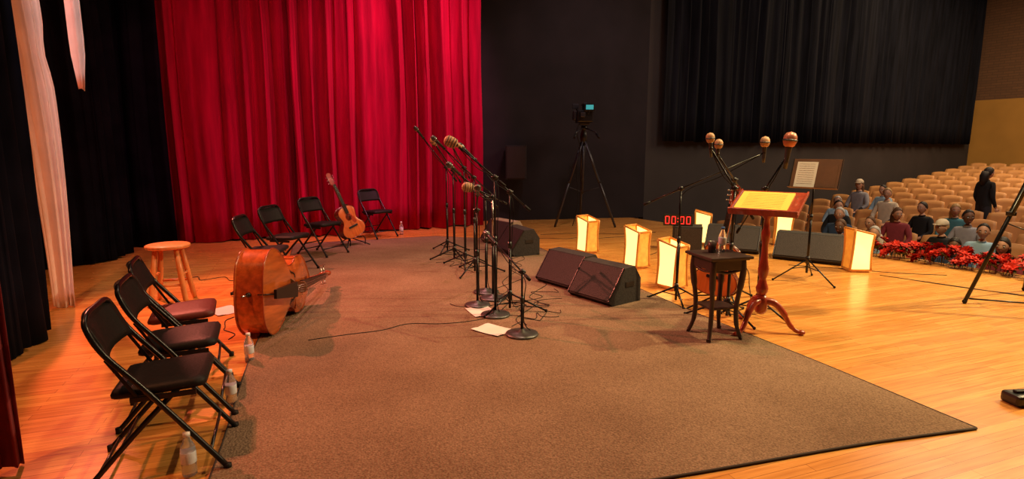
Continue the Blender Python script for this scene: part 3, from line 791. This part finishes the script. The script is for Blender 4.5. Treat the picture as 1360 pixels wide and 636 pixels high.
for i, (a, b, n, am) in enumerate([((-.15, 4.93), (.15, 7.8), 9, .14), ((.08, 4.39), (.35, 6.2), 8, .16), ((-.19, 5.5), (.1, 7.9), 8, .12), ((-.48, 6.76), (-.9, 8.3), 7, .12),
        ((-.6, 5.3), (.2, 5.2), 7, .12), ((-.1, 4.8), (.42, 4.9), 8, .14), ((-1.6, 4.25), (-.1, 4.95), 6, .08), ((-.9, 8.2), (-.1, 8.4), 6, .12), ((.0, 5.2), (.45, 5.9), 8, .14), ((-1.0, 7.3), (-.2, 7.0), 8, .16), ((.1, 5.0), (.5, 5.5), 9, .2), ((.0, 4.6), (.45, 5.1), 9, .2)]):
    cable(wander(a, b, n, am, 50 + i), RZ0, .0028)
for i, (a, b, n, am) in enumerate([((1.1, 5.4), (1.6, 5.0), 4, .08), ((.95, 6.6), (2.4, 8.6), 7, .12), ((2.4, 5.5), (3.9, 9.2), 6, .08), ((4.4, 6.6), (7.2, 3.5), 5, .06), ((4.5, 6.5), (7.2, 3.9), 5, .1),
        ((3.6, 7.2), (5.2, 6.6), 5, .08), ((.3, 9.3), (2.0, 9.6), 6, .1), ((.5, 9.8), (2.6, 10.1), 6, .12), ((-3.1, 6.4), (-4.0, 6.4), 6, .12), ((-2.5, 4.9), (-2.25, 4.3), 5, .10)]):
    cable(wander(a, b, n, am, 90 + i), 0, .0038)

# ------------------------------------------------------------------ flowers along the stage lip
mb = MB(); r = random.Random(3)
s_ = 4.15
while s_ < 12.5:
    for k in range(4):
        t = -.26 + .13 * k + r.uniform(-.05, .05)
        c0 = AP(t, s_ + r.uniform(-.07, .07), r.uniform(.05, .15) + (.06 if k in (1, 2) else 0))
        tilt = Euler((r.uniform(-.9, .9), r.uniform(-.9, .9), r.uniform(0, 6))).to_matrix().to_4x4()
        leafy = r.random() < .25
        for ring, (npt, L, w, up, mt) in enumerate([(6, .095, .050, .010, LEAF if leafy else PETALD), (6, .088, .052, .018, PETALD if leafy else PETAL), (6, .068, .044, .03, PETAL), (4, .04, .03, .04, PETAL)]):
            for j in range(npt):
                a = j * 2 * pi / npt + ring * .5; MM = T(*c0) @ tilt @ RZ(a)
                mb.add([(0, 0, up), (L * .5, w * .5, up + .012), (L, 0, up - .012 + ring * .012), (L * .5, -w * .5, up + .012)], [[0, 1, 2, 3]], mt, False, MM)
        mb.tube([c0, (c0.x, c0.y, .005)], .004, LEAF, 5)
    s_ += .095
mb.obj('poinsettia_flower_border')

# ------------------------------------------------------------------ auditorium seats
def seat(mb, M):
    for (z0, z1, x0, x1, th, mat) in ((.36, .86, -.06, -.20, .03, TAN),):
        ny = 6; nzz = 5; vs = []; fs = []
        for side in (0, 1):
            for iz in range(nzz + 1):
                g = iz / nzz
                for iy in range(ny + 1):
                    f = iy / ny * 2 - 1; hw = .245 * (1 - .10 * max(0, g - .6) / .4 * 1)
                    x = x0 + (x1 - x0) * g - .03 * (1 - f * f) - (th if side else 0)
                    vs.append((x, f * hw, z0 + (z1 - z0) * g - (.03 * f * f if iz == nzz else 0)))
        W = ny + 1; o2 = W * (nzz + 1)
        for iz in range(nzz):
            for iy in range(ny):
                a = iz * W + iy; fs.append([a, a + 1, a + 1 + W, a + W]); fs.append([a + o2, a + W + o2, a + 1 + W + o2, a + 1 + o2])
            a = iz * W; fs.append([a, a + W, a + W + o2, a + o2]); a += ny; fs.append([a, a + o2, a + W + o2, a + W])
        for iy in range(ny):
            a = nzz * W + iy; fs.append([a, a + 1, a + 1 + o2, a + o2])
        mb.add(vs, fs, mat, True, M)
    def bx(c, s, m):
        hx, hy, hz = s[0] / 2, s[1] / 2, s[2] / 2
        vs = [(c[0] + a * hx, c[1] + b * hy, c[2] + d * hz) for a in (-1, 1) for b in (-1, 1) for d in (-1, 1)]
        mb.add(vs, [[0, 1, 3, 2], [4, 6, 7, 5], [0, 4, 5, 1], [2, 3, 7, 6], [0, 2, 6, 4], [1, 5, 7, 3]], m, False, M)
    bx((.10, 0, .42), (.36, .44, .06), SEATD)
    bx((.10, 0, .385), (.37, .45, .02), TAN)
    bx((.0, .262, .30), (.10, .03, .60), BLACK); bx((.06, .262, .61), (.30, .045, .025), TAN)
mb = MB(); fa = math.atan2(-NN.y, -NN.x)
rows = [1.0 + .95 * k for k in range(16)]; cols = [.30 + .54 * j for j in range(25)]
for t in rows:
    for c_ in cols:
        p = AP(t, c_); mb_z = az(t)
        seat(mb, T(p.x, p.y, mb_z) @ RZ(fa))
mb.obj('auditorium_seats')

# ------------------------------------------------------------------ people
def skin_mesh(joints, edges, name, root):
    me = bpy.data.meshes.new(name); me.from_pydata([j[0] for j in joints], edges, [])
    o = bpy.data.objects.new(name, me); scene.collection.objects.link(o)
    o.modifiers.new('s', 'SKIN').use_smooth_shade = True
    sv = me.skin_vertices[0].data
    for i, j in enumerate(joints): sv[i].radius = (j[1], j[2] if len(j) > 2 else j[1]); sv[i].use_root = (i == root)
    sb = o.modifiers.new('b', 'SUBSURF'); sb.levels = 2; sb.render_levels = 2
    dg = bpy.context.evaluated_depsgraph_get(); ev = o.evaluated_get(dg); m2 = bpy.data.meshes.new_from_object(ev)
    vs = [v.co.copy() for v in m2.vertices]; fs = [list(p.vertices) for p in m2.polygons]
    bpy.data.objects.remove(o); return vs, fs
def body_geo(stand):
    if not stand:
        J = [((0, 0, .54), .15, .13), ((-.03, 0, .74), .125, .12), ((-.05, 0, .95), .15, .12), ((-.03, 0, 1.09), .07), ((-.01, 0, 1.17), .052)]
        L = lambda s: [((-.04, s * .17, 1.03), .07), ((.03, s * .25, .79), .05), ((.24, s * .13, .645), .032), ((.02, s * .095, .51), .095), ((.43, s * .13, .51), .068), ((.40, s * .13, .10), .044), ((.53, s * .145, .045), .036)]
    else:
        J = [((0, 0, .90), .13, .12), ((-.01, 0, 1.08), .115, .11), ((-.02, 0, 1.28), .14, .11), ((-.01, 0, 1.42), .065), ((.01, 0, 1.49), .05)]
        L = lambda s: [((-.01, s * .17, 1.36), .065), ((-.02, s * .22, 1.08), .048), ((.10, s * .2, .85), .03), ((0, s * .09, .85), .095), ((.02, s * .10, .47), .065), ((-.01, s * .11, .09), .042), ((.12, s * .13, .04), .036)]
    E = [(0, 1), (1, 2), (2, 3), (3, 4)]
    for k, s in enumerate((1, -1)):
        o = 5 + 7 * k; J += L(s); E += [(2, o), (o, o + 1), (o + 1, o + 2), (0, o + 3), (o + 3, o + 4), (o + 4, o + 5), (o + 5, o + 6)]
    return J, E
GEO = {}
for st in (False, True):
    J, E = body_geo(st); GEO[st] = (skin_mesh(J, E, 'tmp_body', 0), J)
def person(name, M, shirt, skin, hair, stand=False, hairlong=False, yaw=0.0, cap=None):
    (vs, fs), J = GEO[stand]; mb = MB()
    grp = {0: [], 1: [], 2: [], 3: []}
    neckz = J[3][0][2] + .035
    for f in fs:
        c_ = sum((vs[i] for i in f), Vector()) / len(f)
        if c_.z > neckz and abs(c_.y) < .09: g = 1
        elif stand:
            g = 1 if (abs(c_.y) > .15 and c_.z < .90 and c_.x > .06) else (2 if c_.z < .88 else 0)
        else:
            g = 1 if (c_.z > .6 and c_.x > .20) else (2 if (c_.x > .13 or c_.z < .56) else 0)
        if c_.z < .09: g = 3
        grp[g].append(f)
    for g, mt in ((0, shirt), (1, skin), (2, PANTS), (3, BLACK)):
        k = mb.mi(mt)
        for f in grp[g]: mb.f.append(f); mb.fm.append(k); mb.fs.append(True)
    mb.v += [Vector(v) for v in vs]
    for s_ in (1, -1):
        w = Vector(J[5 + (0 if s_ == 1 else 7) + 2][0])
        d = Vector((.9, -s_ * .25, -.25)).normalized() if not stand else Vector((.45, 0, -.9)).normalized()
        nrm = Vector((.25, 0, 1)) if not stand else Vector((.2, s_, 0)); F = frame(w + d * .045, d, nrm)
        mb.ball((0, 0, 0), (.05, .04, .017), skin, F, 12, 8)
        for q, (yy, ln) in enumerate(((-.027, .060), (-.009, .072), (.010, .068), (.028, .052))):
            mb.tube([(.03, yy, .0), (.03 + ln * .5, yy * 1.15, .004), (.03 + ln * .85, yy * 1.2, -.008), (.03 + ln, yy * 1.2, -.02)], [.010, .009, .008, .005], skin, 7, F)
        mb.tube([(-.015, -s_ * .028, 0), (.015, -s_ * .055, -.004), (.045, -s_ * .058, -.012)], [.012, .010, .007], skin, 7, F)
    hz = J[4][0]; HM = T(hz[0] + .015, 0, hz[2] + .10) @ RZ(yaw)
    n, m = 24, 18; hv = []; hf = []
    for i in range(m + 1):
        th = pi * i / m
        for k in range(n):
            a = 2 * pi * k / n; x = math.sin(th) * math.cos(a); y = math.sin(th) * math.sin(a); zz = -math.cos(th)
            X, Y, Z = x * .098, y * .077, zz * .118
            if zz < -.1: Y *= 1 + zz * .28; X *= 1 + zz * (.12 if x > 0 else .30)
            if x > 0: X += .006 * math.exp(-((zz + .85) / .2) ** 2)
            X += .024 * math.exp(-(y / .16) ** 2) * math.exp(-((zz + .22) / .16) ** 2) * (x > 0)
            X -= .008 * math.exp(-((abs(y) - .42) / .18) ** 2) * math.exp(-((zz - .02) / .13) ** 2) * (x > 0)
            hv.append((X, Y, Z))
    for i in range(m):
        for k in range(n): hf.append([i * n + k, i * n + (k + 1) % n, (i + 1) * n + (k + 1) % n, (i + 1) * n + k])
    mb.add(hv, hf, skin, True, HM)
    for s_ in (1, -1):
        mb.ball((.082, s_ * .031, .002), (.010, .014, .009), EYEW, HM, 10, 6); mb.ball((.0895, s_ * .031, .002), (.005, .006, .006), BLACK, HM, 8, 6)
        mb.tube([(.090, s_ * .016, .022), (.090, s_ * .032, .027), (.080, s_ * .047, .022)], .004, hair, 6, HM)
        mb.ball((-.005, s_ * .078, -.01), (.018, .010, .030), skin, HM, 10, 7)
    mb.tube([(.084, -.024, -.058), (.092, 0, -.056), (.084, .024, -.058)], [.003, .0065, .003], LIP, 6, HM)
    hv = []; hf = []; m2 = 14
    for i in range(m2 + 1):
        for k in range(n):
            a = 2 * pi * k / n; front = max(0, math.cos(a)) ** .6
            lim = (1.95 if hairlong else 1.72) - front * 1.05
            th = lim * i / m2
            x = math.sin(th) * math.cos(a); y = math.sin(th) * math.sin(a); zz = math.cos(th)
            lift = 1.09 + .02 * math.sin(5 * a + 3 * th) - .06 * (i == m2)
            hv.append((x * .100 * lift - .004, y * .081 * lift, zz * .118 * lift + .004))
    for i in range(m2):
        for k in range(n): hf.append([i * n + k, i * n + (k + 1) % n, (i + 1) * n + (k + 1) % n, (i + 1) * n + k])
    mb.add(hv, hf, hair, True, HM)
    if hairlong: mb.tube([(-.06, 0, .03), (-.085, 0, -.06), (-.09, 0, -.16), (-.085, 0, -.25)], [.075, .085, .078, .04], hair, 14, HM)
    if cap:
        mb.lathe([(.098, .035), (.104, .06), (.09, .10), (.05, .135), (0, .145)], cap, 22, HM, scale=(1.02, .86, 1)); mb.prism([(.06, -.06), (.13, -.055), (.165, 0), (.13, .055), (.06, .06)], .045, .055, cap, HM)
    return mb.obj(name, M)
ppl = [(0, 7, 0), (0, 9, 2), (1, 6, 4), (1, 8, 3), (1, 9, 0), (2, 6, 6), (2, 8, 1), (3, 3, 0), (5, 3, 0), (5, 2, 1), (4, 4, 4), (3, 6, 3), (0, 6, 3), (0, 10, 6), (1, 5, 2), (2, 4, 3), (0, 11, 3), (3, 7, 5)]
for i, (rw, cl, sh) in enumerate(ppl):
    p = AP(rows[rw] - .12, cols[cl]); zz = az(rows[rw])
    s0 = R.uniform(.93, 1.04)
    person('audience_member', T(p.x, p.y, zz) @ RZ(fa + R.uniform(-.3, .45)) @ Matrix.Scale(s0, 4), SHIRTS[sh], SKIN2 if i in (1, 6, 12, 16) else SKIN1, HAIRS[[1, 0, 2, 3, 0, 2, 0][i % 7]], yaw=R.uniform(-.2, .7), hairlong=(i % 4 == 1), cap=SHIRTS[4] if i in (3, 9) else None)
p = AP(6.25, 3.65)
person('standing_attendee', T(p.x, p.y, az(6.25) + .01) @ RZ(fa + 2.6), SHIRTS[3], SKIN1, HAIRS[0], stand=True, hairlong=True)

# ------------------------------------------------------------------ lights
def spot(name, loc, tgt, power, col, size=60, blend=.6, rad=.15):
    l = bpy.data.lights.new(name, 'SPOT'); l.energy = power; l.color = col; l.spot_size = math.radians(size); l.spot_blend = blend; l.shadow_soft_size = rad
    o = bpy.data.objects.new(name, l); scene.collection.objects.link(o); o.location = loc
    o.rotation_euler = (Vector(tgt) - Vector(loc)).to_track_quat('-Z', 'Y').to_euler(); return o
def area(name, loc, tgt, power, col, sx, sy):
    l = bpy.data.lights.new(name, 'AREA'); l.energy = power; l.color = col; l.shape = 'RECTANGLE'; l.size = sx; l.size_y = sy
    o = bpy.data.objects.new(name, l); scene.collection.objects.link(o); o.location = loc
    o.rotation_euler = (Vector(tgt) - Vector(loc)).to_track_quat('-Z', 'Y').to_euler(); return o
spot('stage_light_front', (9.5, 5.5, 6.8), (3.2, 5.0, 0), 3800, (1.0, .72, .33), 58, .8, .08)
spot('stage_light_overhead', (4.2, 4.8, 6.8), (4.0, 5.6, 0), 1750, (1, .75, .34), 92, .9)
spot('stage_light_centre', (.2, 5.0, 6.8), (.2, 5.2, 0), 640, (1, .62, .42), 95, .9)
spot('stage_light_pink', (-5.2, 6.9, 4.6), (-1.4, 4.4, 0), 2000, (1, .22, .14), 62, .8, .05)
spot('stage_light_side', (-3.2, 1.0, 6.5), (-2.6, 4.2, 0), 850, (1, .30, .11), 75, .9)
spot('stage_light_pink', (-1.6, 9.0, 6.8), (-1.6, 7.2, 0), 950, (1, .34, .34), 60, .9)
spot('stage_light_curtain', (1.0, 8.6, 6.6), (-1.9, 10.4, 2.6), 1500, (1, .25, .40), 55, 1.0, .08)
spot('stage_light_curtain', (-.6, 6.6, 6.8), (-2.4, 10.4, 2.4), 700, (1, .25, .38), 50, 1.0)
spot('stage_light_curtain', (-2.6, 6.6, 6.8), (-4.2, 9.2, 1.4), 560, (1, .22, .26), 52, 1.0, .08)
spot('added_drape_light', (-3.0, 3.2, 6.5), (-4.25, 5.25, 2.0), 480, (1, .88, .86), 26, .7)  # added white spot, keeps the sheer drape pale against the pink light
area('added_audience_fill', tuple(AP(10, 5, 7.2)), tuple(AP(10, 5, 0)), 900, (1, .70, .40), 8, 6)
area('added_audience_fill', tuple(AP(1.0, 7, 6.6)), tuple(AP(4.0, 5, 0)), 210, (1, .80, .66), 4, 3)  # added fill from the stage side so the audience faces show
spot('added_backwall_light', (1.6, 8.5, 6.8), (1.6, 12.0, 1.6), 260, (1, .7, .7), 70, 1.0)  # added backlight, lifts the wall behind the video camera

w = bpy.data.worlds.new('World'); scene.world = w; w.use_nodes = True
w.node_tree.nodes['Background'].inputs[0].default_value = (.9, .55, .45, 1); w.node_tree.nodes['Background'].inputs[1].default_value = .035

# ------------------------------------------------------------------ camera
cd = bpy.data.cameras.new('Camera'); cam = bpy.data.objects.new('Camera', cd); scene.collection.objects.link(cam)
cd.sensor_width = 36; cd.lens = 36 * 750 / 1360; cd.clip_end = 200; cd.clip_start = .05
cam.location = (0, 0, 1.5); cam.rotation_euler = (math.radians(90 - 9.16), 0, 0)
scene.camera = cam
